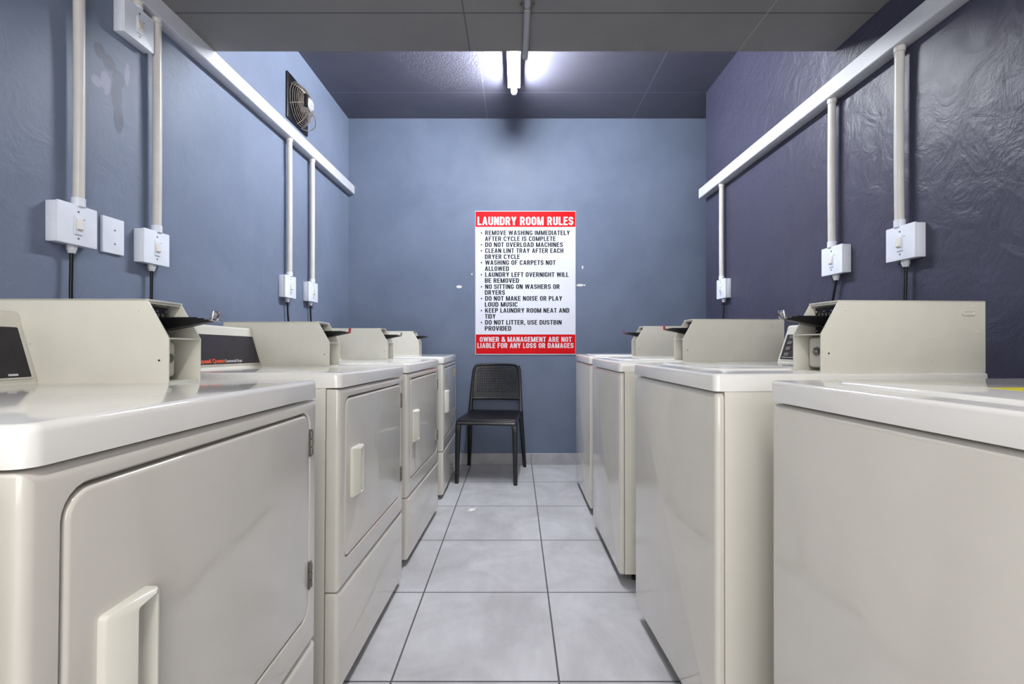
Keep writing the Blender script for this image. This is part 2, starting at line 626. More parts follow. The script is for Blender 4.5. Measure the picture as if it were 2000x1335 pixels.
def block_text(name, s, m, parent, x0, x1, y, base, cap, t=0.165, gap=0.085):
    """flat printed capitals on a board facing -y, fitted between x0 and x1"""
    adv, polys = 0.0, []
    for ch in s:
        w, P = glyph(ch, t)
        for i, p in enumerate(P):
            polys.append((i % 12, [(a + adv, c) for a, c in p]))
        adv += w + gap
    adv -= gap
    b = bmesh.new()
    k = (x1 - x0) / adv
    for lay, p in polys:
        vs = [b.verts.new((x0 + a * k, y - 0.00004 * lay, base + c * cap)) for a, c in p]
        try:
            f = b.faces.new(vs)
        except ValueError:
            continue
    me = bpy.data.meshes.new(name)
    b.normal_update()
    for f in b.faces:
        if f.normal.y > 0:
            f.normal_flip()
    b.to_mesh(me)
    b.free()
    me.materials.append(mat_of(m))
    o = bpy.data.objects.new(name, me)
    COL.objects.link(o)
    o.parent = parent
    return o


def NB():
    return bmesh.new()


# ------------------------------------------------------------------ the room
b = NB(); add_box(b, -1.5, 2.1, Y_REAR, YB + 0.12, -0.12, 0.0); struct('floor', b, M_FLOOR, 'pale grey square floor tiles with dark grout')
b = NB(); add_box(b, XL - 0.15, XL, Y_REAR, YB, 0.0, Z_UP + 0.1); struct('wall_left', b, M_LEFT, 'blue grey painted wall behind the dryers')
b = NB(); add_box(b, XL - 0.15, 2.1, YB, YB + 0.15, 0.0, Z_UP + 0.1); struct('wall_rear', b, M_BACK, 'blue grey painted end wall carrying the rules sign')
b = NB(); add_box(b, XR, 2.1, Y_REAR, YR_END, 0.0, Z_UP + 0.1); struct('wall_right', b, M_RIGHT, 'slate violet painted wall behind the washers')
b = NB(); add_box(b, 1.95, 2.1, YR_END, YB, 0.0, Z_UP + 0.1); struct('wall_alcove', b, M_BACK, 'side of the shallow alcove at the end of the right wall')
b = NB(); add_box(b, XL, 1.95, Y_BEAM, YB, Z_UP, Z_UP + 0.1); struct('ceiling', b, M_CEIL, 'dark high ceiling around the lamp')
b = NB(); add_box(b, XL, XR, Y_REAR, Y_BEAM, Z_LOW, Z_UP + 0.1); struct('ceiling_lower', b, M_LOW, 'grey lowered ceiling over the front of the room')
b = NB(); add_box(b, XL, 1.95, YB - 0.010, YB, 0.0, 0.093, 0.002, 1); struct('baseboard_rear', b, M_SKIRT, 'grey tile skirting along the end wall')


# ------------------------------------------------------------------ coin meter
BOX_W, BOX_H, BOX_L = 0.105, 0.178, 0.43


def coin_meter(root, y0, setback, ztop, tab, wide_slot):
    """coin box standing on the lid; y0..y0+BOX_W across, its front `setback` behind the front panel"""
    y1 = y0 + BOX_W
    f = -setback
    t = 0.003
    H = BOX_H
    prof = [(f - BOX_L, 0), (f, 0), (f, 0.096), (f - 0.047, H), (f - BOX_L, H)]
    prof = [(p[0], p[1] + ztop) for p in prof]
    b = NB()
    for (a, c) in ((y0, y0 + t), (y1 - t, y1)):
        prism(b, prof, a, c)
    add_box(b, f - BOX_L, f - 0.044, y0, y1, ztop + H - t, ztop + H + 0.0008, 0.0006, 1)      # top sheet
    add_box(b, f - BOX_L, f - BOX_L + t, y0 + t, y1 - t, ztop, ztop + H - t)                 # back sheet
    add_box(b, f - BOX_L + t, f - 0.002, y0 + t, y1 - t, ztop, ztop + t)                     # floor sheet
    add_box(b, f - 0.078, f - 0.0005, y0 + t, y1 - t, ztop + 0.0935, ztop + 0.0965)          # shelf over the vault
    add_box(b, f - 0.081, f - 0.078, y0 + t, y1 - t, ztop + t, ztop + H - t)                 # inner front sheet
    add_box(b, f - 0.049, f - 0.0465, y0 + t, y1 - t, ztop + H - 0.008, ztop + H - t)         # folded top lip
    hs = obj('coin_box', b, M_METER, root)
    # rivets on both cheeks
    sy, yy = (1, y1) if wide_slot else (-1, y0)               # the cheek turned to the camera
    for (ds, dz) in ((0.29, 0.085), (0.29, 0.030), (0.064, 0.155), (0.40, 0.165), (0.41, 0.10)):
        b = NB()
        cyl(b, (f - ds, yy - sy * 0.001, ztop + dz), (f - ds, yy + sy * 0.0018, ztop + dz), 0.0035, 10, 0.002)
        obj('rivet', b, M_METER, hs)
    b = NB()
    cyl(b, (f - 0.020, yy - sy * 0.001, ztop + 0.048), (f - 0.020, yy + sy * 0.0008, ztop + 0.048), 0.0022, 10)
    obj('screw_hole', b, M_DARK, hs)
    if wide_slot:                                                     # pressed grip near the back of the outer cheek
        b = NB()
        rings = []
        for ins, dy in ((0, 0.0), (0.0, 0.003), (0.003, 0.0035), (0.004, 0.0016)):
            rings.append([(p[0], y1 + dy, p[1]) for p in rrect(f - BOX_L + 0.028 + ins, f - BOX_L + 0.064 - ins, ztop + 0.142 + ins, ztop + 0.155 - ins, 0.005)])
        loft(b, rings)
        obj('pressed_grip', b, M_METER, hs)
    # coin slot plate
    b = NB()
    add_box(b, f - 0.079, f - 0.058, y0 + 0.006, y1 - 0.028, ztop + 0.099, ztop + H - 0.012, 0.001, 1)
    pl = obj('slot_plate', b, M_BLACK, hs)
    for yy in (y0 + 0.014, y0 + 0.041, y0 + 0.068):
        for zz in (H - 0.022, 0.106):
            b = NB()
            cyl(b, (f - 0.0585, yy, ztop + zz), (f - 0.0545, yy, ztop + zz), 0.0036, 12, 0.0024)
            obj('plate_screw', b, M_CHROME, hs)
    for k in range(4):
        b = NB()
        yy = y0 + 0.030 + k * 0.0125
        add_box(b, f - 0.0582, f - 0.0565, yy - 0.010, yy - 0.0065, ztop + 0.140, ztop + 0.152)
        obj('coin_slot', b, M_STEEL, hs)
    # slide tongue
    b = NB()
    ym = (y0 + y1) / 2
    rings = []
    for (s, hw, z0, z1) in ((-0.070, 0.030, 0.112, 0.1395), (-0.030, 0.030, 0.116, 0.1395), (0.010, 0.028, 0.1235, 0.1395),
                            (0.044, 0.020, 0.1305, 0.1385), (0.058, 0.012, 0.1330, 0.1375)):
        rings.append([(f + s, ym - hw, ztop + z1), (f + s, ym + hw, ztop + z1), (f + s, ym + hw * .55, ztop + z0), (f + s, ym - hw * .55, ztop + z0)])
    loft(b, rings)
    for dy in (-0.018, 0.018):
        add_box(b, f - 0.06, f + 0.036, ym + dy - 0.002, ym + dy + 0.002, ztop + 0.1385, ztop + 0.1425)
    obj('coin_slide', b, M_BLACK, hs)
    b = NB()
    if tab == 'chrome':
        mt = Matrix.Translation((f + 0.062, ym, ztop + 0.1375)) @ Matrix.Rotation(math.radians(12), 4, 'Y')
        add_box(b, -0.0035, 0.0035, -0.012, 0.012, -0.002, 0.021, 0.0015, 2, mt)
        add_box(b, -0.016, 0.010, -0.011, 0.011, -0.003, 0.001, 0.0008, 1, mt)
        o = obj('slide_tab', b, M_CHROME, hs)
        o['label'] = 'chrome push tab'
    else:
        mt = Matrix.Translation((f + 0.060, ym, ztop + 0.1375)) @ Matrix.Rotation(math.radians(8), 4, 'Y')
        add_box(b, -0.0025, 0.0025, -0.008, 0.008, -0.002, 0.018, 0.0012, 2, mt)
        add_box(b, -0.012, 0.004, -0.008, 0.008, -0.003, 0.001, 0.0008, 1, mt)
        o = obj('slide_tab', b, M_RED if tab == 'red' else M_STEEL, hs)
        o['label'] = 'red push tab' if tab == 'red' else 'grey push tab'
    # coin vault behind the lower opening
    b = NB()
    loft(b, panel_rings(y0 + 0.012, y1 - 0.036, ztop + 0.010, ztop + 0.088, 0.010, f - 0.078, f - 0.034, 0.006))
    v = obj('coin_vault', b, M_METER, hs)
    b = NB()
    cyl(b, (f - 0.035, y0 + 0.046, ztop + 0.052), (f - 0.029, y0 + 0.046, ztop + 0.052), 0.011, 20)
    cyl(b, (f - 0.029, y0 + 0.046, ztop + 0.052), (f - 0.026, y0 + 0.046, ztop + 0.052), 0.007, 20, 0.005)
    obj('vault_lock', b, M_STEEL, hs)
    return hs


# ------------------------------------------------------------------ machines
D_, ZT = 0.70, 0.915
Z_LID = 0.873
Z_BOT = 0.028


def console(root, y0, y1, ztop, word, h=0.158, mark=False, back=0.0):
    f0, f1 = -0.540 - back, -0.578 - back
    b = NB()
    prof = [(-0.715, ztop), (f0 + 0.004, ztop), (f0, ztop + 0.004), (f0, ztop + 0.010), (f1, ztop + h - 0.016),
            (f1 - 0.001, ztop + h - 0.008), (f1 - 0.006, ztop + h - 0.002), (f1 - 0.014, ztop + h), (-0.707, ztop + h), (-0.715, ztop + h - 0.008)]
    prism(b, prof, y0, y1)
    c = obj('control_console', b, M_CONSOLE, root, 30)
    ax_v = Vector((f1 - f0, 0, h - 0.026)).normalized()
    nrm = Vector((0, 1, 0)).cross(ax_v)

    def on(yy, d, out=0.0):
        return Vector((f0, yy, ztop + 0.010)) + ax_v * d + nrm * out
    b = NB()
    d0, d1 = 0.004, h - 0.040
    pts = rrect(y0 + 0.012, y1 - 0.010, d0, d1, 0.003, 3)
    loft(b, [[on(a, d, -0.002) for a, d in pts], [on(a, d, 0.0012) for a, d in pts]])
    obj('control_panel', b, M_FACIA, c)
    b = NB()
    o_ = rrect(y0 + 0.009, y1 - 0.007, d0 - 0.003, d1 + 0.003, 0.004, 3)
    loft(b, [[on(a, d, -0.001) for a, d in o_], [on(a, d, 0.0022) for a, d in o_], [on(a, d, 0.0022) for a, d in pts], [on(a, d, 0.0010) for a, d in pts]], True, False)
    obj('panel_rim', b, M_CONSOLE, c)
    if word:
        yw = y1 - 0.352
        text_mesh('maker_lettering', 'Speed Queen', M_ORANGE, c, on(yw, 0.010, 0.0013), (0, 1, 0), ax_v, 0.125, 0.016, 0.03, 0.0004)
        text_mesh('model_lettering', 'Commercial Dryer', M_PRINT, c, on(yw + 0.130, 0.011, 0.0013), (0, 1, 0), ax_v, 0.100, 0.011, 0.012, 0.0004)
        b = NB()
        q = [on(yw - 0.26, 0.070, 0.001), on(yw - 0.26, 0.070, 0.022)]
        cyl(b, q[0], q[1], 0.022, 28, 0.018)
        k = obj('timer_knob', b, M_BLACK, c)
    else:
        for k in range(4):
            b = NB()
            cc = rrect(y0 + 0.03, y0 + 0.055, 0.018 + k * 0.022, 0.030 + k * 0.022, 0.003, 3)
            loft(b, [[on(a, d, 0.0) for a, d in cc], [on(a, d, 0.004) for a, d in cc]])
            obj('cycle_button', b, M_STEEL, c)
        b = NB()
        cc = rrect(y0 + 0.020, y1 - 0.02, 0.012, 0.0135, 0.0005, 2)
        loft(b, [[on(a, d, 0.0) for a, d in cc], [on(a, d, 0.0016) for a, d in cc]])
        obj('panel_line', b, M_PRINT, c)
    if mark:
        b = NB()
        cc = rrect(y1 - 0.055, y1 - 0.036, 0.008, 0.012, 0.0005, 2)
        loft(b, [[on(a, d, 0.0) for a, d in cc], [on(a, d, 0.0016) for a, d in cc]])
        obj('printed_mark', b, M_PRINT, c)
    return c


def machine_root(kind, label, near, far, zt_near, zt_far, W, group):
    """near / far: ends of the front's top edge seen from the camera, in room x,y"""
    n, f = Vector((near[0], near[1], 0)), Vector((far[0], far[1], 0))
    c = (n + f) / 2
    d = f - n
    if kind == 'dryer':                       # local +y runs away from the camera
        yaw = math.atan2(d.y, d.x) - PI / 2
        tilt = math.atan2(zt_far - zt_near, W)
    else:                                     # washers face the other way
        yaw = math.atan2(-d.y, -d.x) - PI / 2
        tilt = math.atan2(zt_near - zt_far, W)
    zoff = (zt_near + zt_far) / 2 - ZT
    root = thing('tumble_dryer' if kind == 'dryer' else 'washing_machine', label, kind if kind == 'dryer' else 'washing machine',
                 (c.x, c.y, 0), (0, 0, yaw), group)
    return root, tilt, zoff


def level(root, tilt, zoff, W, skip=()):
    """lean the machine on its feet: every part but the feet is moved by the small tilt"""
    mt = Matrix.Translation((0, 0, zoff)) @ Matrix.Rotation(tilt, 4, 'X')
    for o in list(root.children):
        todo = [o] + list(o.children)
        for q in todo:
            if q.type == 'MESH' and q.name.split('.')[0] not in skip:
                q.data.transform(mt)


def feet(root, tilt, zoff, W, z_bot):
    for sx in (-0.085, -D_ + 0.06):
        for sy in (-W / 2 + 0.06, W / 2 - 0.06):
            top = z_bot + zoff + math.tan(tilt) * sy + 0.004
            b = NB()
            cyl(b, (sx, sy, 0.0), (sx, sy, min(0.012, top * 0.5)), 0.020, 20, 0.017)
            cyl(b, (sx, sy, min(0.012, top * 0.5)), (sx, sy, top), 0.007, 12)
            obj('levelling_foot', b, M_FEET, root)


def make_dryer(label, near, far, zn, zf, tab, mark=False):
    W = 0.683
    root, tilt, zoff = machine_root('dryer', label, near, far, zn, zf, W, 'tumble dryers along the left wall')
    h = W / 2
    b = NB(); add_box(b, -D_ + 0.004, -0.0405, -h + 0.003, h - 0.003, Z_BOT + 0.004, Z_LID + 0.004); obj('cabinet', b, M_CABINET, root)
    b = NB(); loft(b, slab_rings(-D_, 0.002, -h, h, 0.020, Z_LID, ZT, 0.010)); obj('top', b, M_LID, root)
    # upper front panel with the sunk door opening
    seam = 0.306
    y0, y1, z0, z1 = -h + 0.001, h - 0.001, seam + 0.002, Z_LID - 0.004
    dy0, dy1, dz0, dz1 = -h + 0.038, h - 0.038, 0.378, 0.846
    rc = 0.036
    rings = panel_rings(y0, y1, z0, z1, 0.004, -0.037, 0.0, 0.013)
    for ins, x in ((0.0, 0.0), (0.0025, -0.0025), (0.003, -0.020)):
        rings.append([(x, a, c) for a, c in rrect(dy0 + ins, dy1 - ins, dz0 + ins, dz1 - ins, rc - ins)])
    b = NB(); loft(b, rings); obj('front_panel', b, M_ENAMEL, root)
    b = NB(); loft(b, panel_rings(dy0 + 0.0065, dy1 - 0.0055, dz0 + 0.0055, dz1 - 0.0075, rc - 0.006, -0.019, 0.0005, 0.006))
    door = obj('door', b, M_ENAMEL, root)
    # pull handle: a lip that rises on the near side and a hollow behind it
    b = NB()
    ha, hb, hz0, hz1, x0 = -h + 0.083, -h + 0.157, 0.543, 0.690, -0.001

    def rise(a):                                     # height of the handle's rim across its width
        u = (a - ha) / (hb - ha)
        return 0.009 + 0.013 * min(1, u / 0.42) if u < 0.42 else 0.022 - 0.006 * (u - 0.42) / 0.58

    def hring(i0, i1, iz, r_, fn):
        return [(fn(a), a, c) for a, c in rrect(ha + i0, hb - i1, hz0 + iz, hz1 - iz, r_, 4)]
    loft(b, [hring(0, 0, 0, 0.006, lambda a: x0), hring(0, 0, 0, 0.006, lambda a: rise(a) - 0.003), hring(0.002, 0.002, 0.002, 0.005, rise),
             hring(0.031, 0.005, 0.007, 0.004, rise), hring(0.0325, 0.0065, 0.0085, 0.004, lambda a: rise(a) - 0.003),
             hring(0.034, 0.012, 0.010, 0.004, lambda a: 0.003)])
    obj('handle', b, M_METER, door)
    for zc in (0.772, 0.470):
        b = NB()
        add_box(b, -0.004, 0.003, h - 0.044, h - 0.032, zc - 0.031, zc + 0.031, 0.001, 1)
        for k in range(3):
            cyl(b, (0.003, h - 0.038, zc - 0.026 + k * 0.0185), (0.003, h - 0.038, zc - 0.011 + k * 0.0185), 0.0036, 12)
        hg = obj('hinge', b, M_STEEL, door)
        hg['label'] = 'grey metal hinge'
    b = NB(); cyl(b, (-0.021, -h + 0.0435, 0.762), (-0.012, -h + 0.0435, 0.762), 0.0032, 12); obj('latch_screw', b, M_BLACK, root)
    b = NB(); loft(b, panel_rings(y0, y1, Z_BOT, seam - 0.002, 0.005, -0.037, 0.0, 0.013)); obj('lower_panel', b, M_ENAMEL, root)
    b = NB(); add_box(b, -0.60, -0.060, -h + 0.03, h - 0.03, Z_BOT - 0.008, Z_BOT + 0.006); obj('base_pan', b, M_DARK, root)
    yb = h - 0.015 - BOX_W
    console(root, -h + 0.012, yb - 0.001, ZT, True, 0.152, mark)
    coin_meter(root, yb, 0.266, ZT, tab, False)
    level(root, tilt, zoff, W)
    feet(root, tilt, zoff, W, Z_BOT)
    return root


def make_washer(label, near, far, zn, zf, tab, sticker=False):
    W = 0.62
    root, tilt, zoff = machine_root('washer', label, near, far, zn, zf, W, 'washing machines along the right wall')
    h = W / 2
    b = NB(); add_box(b, -D_ + 0.004, -0.0232, -h + 0.003, h - 0.003, Z_BOT + 0.004, Z_LID + 0.004); obj('cabinet', b, M_CABINET, root)
    b = NB(); loft(b, slab_rings(-D_, 0.003, -h, h, 0.014, Z_LID, ZT, 0.007)); obj('top', b, M_LID, root)
    b = NB(); loft(b, panel_rings(-h + 0.001, h - 0.001, Z_BOT, Z_LID - 0.004, 0.014, -0.020, 0.0, 0.012)); obj('front_panel', b, M_ENAMEL, root)
    # loading lid, slightly raised out of the top
    b = NB(); loft(b, slab_rings(-0.500, -0.060, -h + 0.080, h - 0.135, 0.045, ZT - 0.003, ZT + 0.006, 0.006)); ld = obj('loading_lid', b, M_LID, root)
    if sticker:
        b = NB(); loft(b, slab_rings(-0.300, -0.188, -0.058, 0.014, 0.004, ZT + 0.0055, ZT + 0.0066, 0.0004))
        st = obj('warning_sticker', b, M_YELLOW, ld)
        st['label'] = 'yellow sticker'
    b = NB(); add_box(b, -0.60, -0.050, -h + 0.03, h - 0.03, Z_BOT - 0.008, Z_BOT + 0.006); obj('base_pan', b, M_DARK, root)
    yb = h - 0.015 - BOX_W
    console(root, -h + (0.040 if sticker else 0.014), yb - 0.001, ZT, False, 0.140, False, 0.022 if sticker else 0.0)
    coin_meter(root, yb, 0.272, ZT, tab, True)
    level(root, tilt, zoff, W)
    feet(root, tilt, zoff, W, Z_BOT)
    return root


make_dryer('cream tumble dryer added out of view on the left, shading the nearest coin box', (-0.466, -0.318), (-0.466, 0.365), 0.915, 0.915, 'chrome')  # unseen extra dryer, added to keep light off the nearest coin box
make_dryer('cream tumble dryer nearest on the left, its big door filling the lower corner', (-0.462, 0.427), (-0.474, 1.110), 0.932, 0.921, 'chrome', True)
make_dryer('cream tumble dryer second from the front on the left, orange lettering on its dark console', (-0.4905, 1.293), (-0.4768, 1.976), 0.924, 0.911, 'red')
make_dryer('cream tumble dryer third from the front on the left, next to the last one', (-0.489, 2.123), (-0.463, 2.806), 0.912, 0.910, 'dark')
make_dryer('cream tumble dryer at the far end of the left row beside the black chair', (-0.4676, 3.020), (-0.472, 3.700), 0.914, 0.914, 'dark')

make_washer('cream washing machine nearest on the right, a yellow sticker on its lid', (0.580, 0.348), (0.522, 0.965), 0.933, 0.932, 'chrome', True)
make_washer('cream washing machine second from the front on the right, large coin box with chrome tab', (0.476, 1.118), (0.438, 1.738), 0.934, 0.932, 'chrome')
make_washer('cream washing machine third from the front on the right, coin slide tipped in red', (0.429, 1.953), (0.419, 2.573), 0.928, 0.924, 'red')
make_washer('cream washing machine at the far end of the right row under the rules sign', (0.430, 2.740), (0.427, 3.360), 0.924, 0.924, 'red')

# ------------------------------------------------------------------ trunking, conduits, isolators, cables
TH = 0.072


def trunking(name, label, x_wall, x_front, z0, y0, y1):
    b = NB()
    a, c = min(x_wall, x_front), max(x_wall, x_front)
    add_box(b, a, c, y0, y1, z0, z0 + TH, 0.002, 2)
    t = obj(name, b, M_PVC)
    tag(t, label, 'cable trunking', 'white wall trunking')
    b = NB()                                         # snapped-on lid
    s = 1 if x_front > x_wall else -1
    a, c = sorted((x_front - s * 0.001, x_front + s * 0.002))
    add_box(b, a, c, y0, y1 - 0.001, z0 + 0.002, z0 + TH - 0.002, 0.001, 1)
    obj('trunking_cover', b, M_PVC, t)
    return t


ZTL = CAM_Z + 1.215
ZTR = CAM_Z + 1.058
trunking('cable_trunking', 'white square cable trunking running along the left wall above the dryers', XL, XL + 0.049, ZTL, Y_REAR + 0.1, YB)
trunking('cable_trunking', 'white square cable trunking running along the right wall above the washers', XR, XR - 0.052, ZTR, Y_REAR + 0.1, YR_END + 0.004)


def conduit(label, side, yc, z0, z1, dia, group):
    xc = (XL + 0.004 + dia / 2 + 0.010) if side < 0 else (XR - 0.004 - dia / 2 - 0.010)
    t = thing('conduit_pipe', label, 'conduit', (xc, yc, z0), (0, 0, 0), group)
    b = NB()
    n = 12
    pts = [(0.0, 0.003 * math.sin(PI * k / n), (z1 - z0) * k / n) for k in range(n + 1)]
    tube(b, pts, dia / 2, 20)
    obj('pipe', b, M_PVCC, t)
    b = NB(); cyl(b, (0, 0, (z1 - z0) - 0.020), (0, 0, (z1 - z0)), dia / 2 + 0.003, 20); obj('collar', b, M_PVCC, t)
    b = NB(); cyl(b, (0, 0, 0), (0, 0, 0.026), dia / 2 + 0.0025, 20); obj('collar', b, M_BOX, t)
    return t


def isolator(label, side, yn, yf, z0, z1, gland=True, grp='isolator switch boxes'):
    """yn near end, yf far end, side -1 = left wall"""
    dep = 0.040
    w, hh = yf - yn, z1 - z0
    yc = (yn + yf) / 2
    t = thing('isolator_switch', label, 'switch', (XL if side < 0 else XR, yc, z0), (0, 0, 0 if side < 0 else PI), grp)
    # local: +x out of the wall, y along the wall, z up
    b = NB(); add_box(b, 0.0, dep - 0.009, -w / 2 + 0.0015, w / 2 - 0.0015, 0.0015, hh - 0.0015, 0.003, 2); bx = obj('back_box', b, M_BOX, t)
    for sy in (-1, 1):
        b = NB()
        ring = [((dep - 0.009) / 2 + 0.009 * math.cos(2 * PI * k / 20), sy * (w / 2 - 0.0015), hh * .55 + 0.009 * math.sin(2 * PI * k / 20)) for k in range(20)]
        tube(b, ring, 0.0007, 6, True)
        obj('knockout_ring', b, M_BOX, bx)
    b = NB(); loft(b, panel_rings(-w / 2, w / 2, 0.0, hh, 0.004, dep - 0.008, dep, 0.002)); cp = obj('cover_plate', b, M_BOX, t)
    for zz in (0.83, 0.17):
        b = NB(); cyl(b, (dep - 0.001, 0, hh * zz), (dep + 0.0006, 0, hh * zz), 0.0034, 12); obj('screw', b, M_STEEL, cp)
    b = NB(); loft(b, panel_rings(-0.0135, 0.0135, hh * .27, hh * .73, 0.002, dep - 0.001, dep + 0.0022, 0.001)); obj('switch_frame', b, M_BOX, cp)
    b = NB()
    prof = [(dep + 0.001, hh * .36), (dep + 0.009, hh * .40), (dep + 0.006, hh * .52), (dep + 0.003, hh * .66), (dep + 0.001, hh * .66)]
    prism(b, prof, -0.0095, 0.0095)
    rk = obj('rocker', b, M_ROCKER, cp); rk['label'] = 'cream rocker'
    b = NB(); add_box(b, dep - 0.0005, dep + 0.0005, -0.013, 0.013, hh * .243, hh * .252); obj('printed_line', b, M_STEEL, cp)
    b = NB(); add_box(b, dep - 0.0005, dep + 0.0005, 0.017, 0.023, hh * .66, hh * .675); obj('printed_line', b, M_STEEL, cp)
    if gland:
        b = NB()
        cyl(b, (0.019, 0, 0.003), (0.019, 0, -0.012), 0.0135, 6)
        cyl(b, (0.019, 0, -0.012), (0.019, 0, -0.024), 0.0120, 20, 0.009)
        obj('cable_gland', b, M_PVC, t)
    return t


GP = 'white conduit drops'
GB = 'white isolator boxes'
DI = 0.030
BH = 0.128
# left wall
zb1 = CAM_Z + 0.296
left = [  # yn, yf, z0, z1, pipe y, cable dy, words
    (1.3815, 1.512, CAM_Z + 0.296, CAM_Z + 0.420, 1.4585, 'beside the blank plate, nearest on the left'),
    (1.702, 1.827, CAM_Z + 0.289, CAM_Z + 0.414, 1.776, 'just past the blank plate'),
    (2.744, 2.878, CAM_Z + 0.262, CAM_Z + 0.394, 2.817, 'on the left wall below the fan'),
    (3.057, 3.194, CAM_Z + 0.266, CAM_Z + 0.394, 3.132, 'on the left, nearest the end wall'),
]
for i, (yn, yf, z0, z1, py, w) in enumerate(left):
    isolator('white isolator switch box ' + w, -1, yn, yf, z0, z1, True, GB)
    conduit('white conduit pipe above the switch box ' + w, -1, py, z1 - 0.002, ZTL + 0.001, DI, GP)
isolator('white isolator switch box high at the top left under the trunking', -1, 1.6157, 1.749, CAM_Z + 1.067, CAM_Z + 1.192, False, GB)
conduit('short white conduit stub between the top left switch box and the trunking', -1, 1.685, CAM_Z + 1.190, ZTL + 0.001, DI, GP)
right = [
    (1.6135, 1.7407, CAM_Z + 0.291, CAM_Z + 0.413, 1.6916, 'nearest on the right wall'),
    (1.974, 2.108, CAM_Z + 0.291, CAM_Z + 0.413, 2.054, 'second from front on the right'),
    (3.077, 3.210, CAM_Z + 0.289, CAM_Z + 0.418, 3.157, 'on the right, nearest the end wall'),
]
for i, (yn, yf, z0, z1, py, w) in enumerate(right):
    isolator('white isolator switch box ' + w, 1, yn, yf, z0, z1, True, GB)
    conduit('white conduit pipe above the switch box ' + w, 1, py, z1 - 0.002, ZTR + 0.001, DI, GP)


def cable(label, pts):
    b = NB()
    tube(b, smooth_path(pts), 0.0052, 10)
    o = obj('power_cable', b, M_BLACK)
    return tag(o, label, 'cable', 'black power cables')


for (yn, yf, z0, z1, py, w), (k1, k2) in zip(left, ((0.004, 0.006), (0.004, 0.008), (-0.012, -0.012), (-0.010, -0.02))):
    yc = (yn + yf) / 2
    xx = XL + 0.019
    cable('black power cable below the switch box ' + w, [(xx, yc, z0 - 0.020), (xx, yc - k1 * .3, z0 - 0.08), (xx + 0.002, yc - k1, z0 - 0.17), (xx + 0.012, yc - k2, z0 - 0.40), (xx + 0.03, yc - k2 * 2, 0.72)])
for (yn, yf, z0, z1, py, w), (k1, k2) in zip(right, ((0.0, 0.0), (-0.036, -0.09), (-0.01, -0.03))):
    yc = (yn + yf) / 2
    xx = XR - 0.019
    cable('black power cable below the switch box ' + w, [(xx, yc, z0 - 0.020), (xx, yc - k1 * .25, z0 - 0.06), (xx - 0.004, yc - k1, z0 - 0.17), (xx - 0.02, yc - k2, z0 - 0.40), (xx - 0.04, yc - k2 * 1.2, 0.72)])

# blank plate
t = thing('blank_plate', 'white blank wall plate between the two near switch boxes on the left wall', 'wall plate', (XL, 1.6103, CAM_Z + 0.301))
b = NB(); loft(b, panel_rings(-0.043, 0.043, 0.0, 0.122, 0.003, 0.0, 0.009, 0.002)); pp = obj('plate', b, M_BOX, t)
for zz in (0.081, 0.034):
    b = NB(); cyl(b, (0.0085, 0.004, zz), (0.0098, 0.004, zz), 0.003, 12); obj('screw', b, M_STEEL, pp)

# ------------------------------------------------------------------ extractor fan
FY, FZ = 2.968, CAM_Z + 1.492
fan = thing('extractor_fan', 'square black extractor fan with wire guard high on the left wall', 'fan', (XL, FY, FZ))
b = NB()
hs = 0.140
rings = [[(0.0, a, c) for a, c in rrect(-hs, hs, -hs, hs, 0.006)], [(0.010, a, c) for a, c in rrect(-hs, hs, -hs, hs, 0.006)],
         [(0.012, a, c) for a, c in rrect(-hs + 0.003, hs - 0.003, -hs + 0.003, hs - 0.003, 0.006)]]


def circ(x, r, n=28):
    out = []
    for st in (0, 90, 180, 270):
        for k in range(7):
            t_ = math.radians(st + 90.0 * k / 7 + 0)
            out.append((x, r * math.cos(t_), r * math.sin(t_)))
    return out


rings += [circ(0.012, 0.112), circ(0.020, 0.109), circ(0.018, 0.104), circ(0.003, 0.104)]
loft(b, rings)
obj('mounting_plate', b, M_BLACK, fan)
b = NB()
for k in range(13):
    u = k / 12
    r = 0.040 + 0.088 * u
    x = 0.016 + 0.060 * (1 - u ** 2.4) + 0.004
    tube(b, [(x, r * math.cos(2 * PI * q / 36), r * math.sin(2 * PI * q / 36)) for q in range(36)], 0.0017, 6, True)
for k in range(6):
    a = 2 * PI * k / 6 + 0.2
    pts = []
    for j in range(9):
        u = j / 8
        r = 0.040 + 0.091 * u
        x = 0.016 + 0.060 * (1 - u ** 2.4) + 0.001
        pts.append((x if j < 8 else 0.013, r * math.cos(a + 0.15 * u), r * math.sin(a + 0.15 * u)))
    tube(b, pts, 0.0024, 6)
gd = obj('wire_guard', b, M_WIRE, fan)
gd['label'] = 'dusty grey wire guard'
b = NB()
cyl(b, (0.030, 0, 0), (0.088, 0, 0), 0.040, 28)
cyl(b, (0.088, 0, 0), (0.097, 0, 0), 0.040, 28, 0.030)
cyl(b, (0.094, 0, 0), (0.100, 0, 0), 0.014, 20, 0.011)
mo = obj('motor', b, M_CONDUIT, fan)
b = NB(); add_box(b, 0.064, 0.092, -0.064, -0.038, -0.036, 0.040, 0.003, 2); obj('terminal_box', b, M_BLACK, fan)
for k in range(5):
    b = NB()
    a = 2 * PI * k / 5
    rings = []
    for j in range(5):
        r = 0.030 + 0.068 * j / 4
        hw = 0.014 + 0.012 * j / 4
        tw = math.radians(38 - 14 * j / 4)
        rot = Matrix.Rotation(a, 4, 'X')
        rings.append([rot @ Vector((0.014 + s * hw * math.sin(tw) * 0.5 + o_, s * hw * math.cos(tw), r)) for s, o_ in ((-1, 0), (1, 0), (1, 0.0015), (-1, 0.0015))])
    loft(b, rings)
    obj('fan_blade', b, M_BLACK, fan)
b = NB()
tube(b, smooth_path([(0.075, 0.036, -0.02), (0.085, 0.075, -0.05), (0.075, 0.10, -0.095), (0.04, 0.085, -0.125), (0.016, 0.03, -0.135)]), 0.0032, 8)
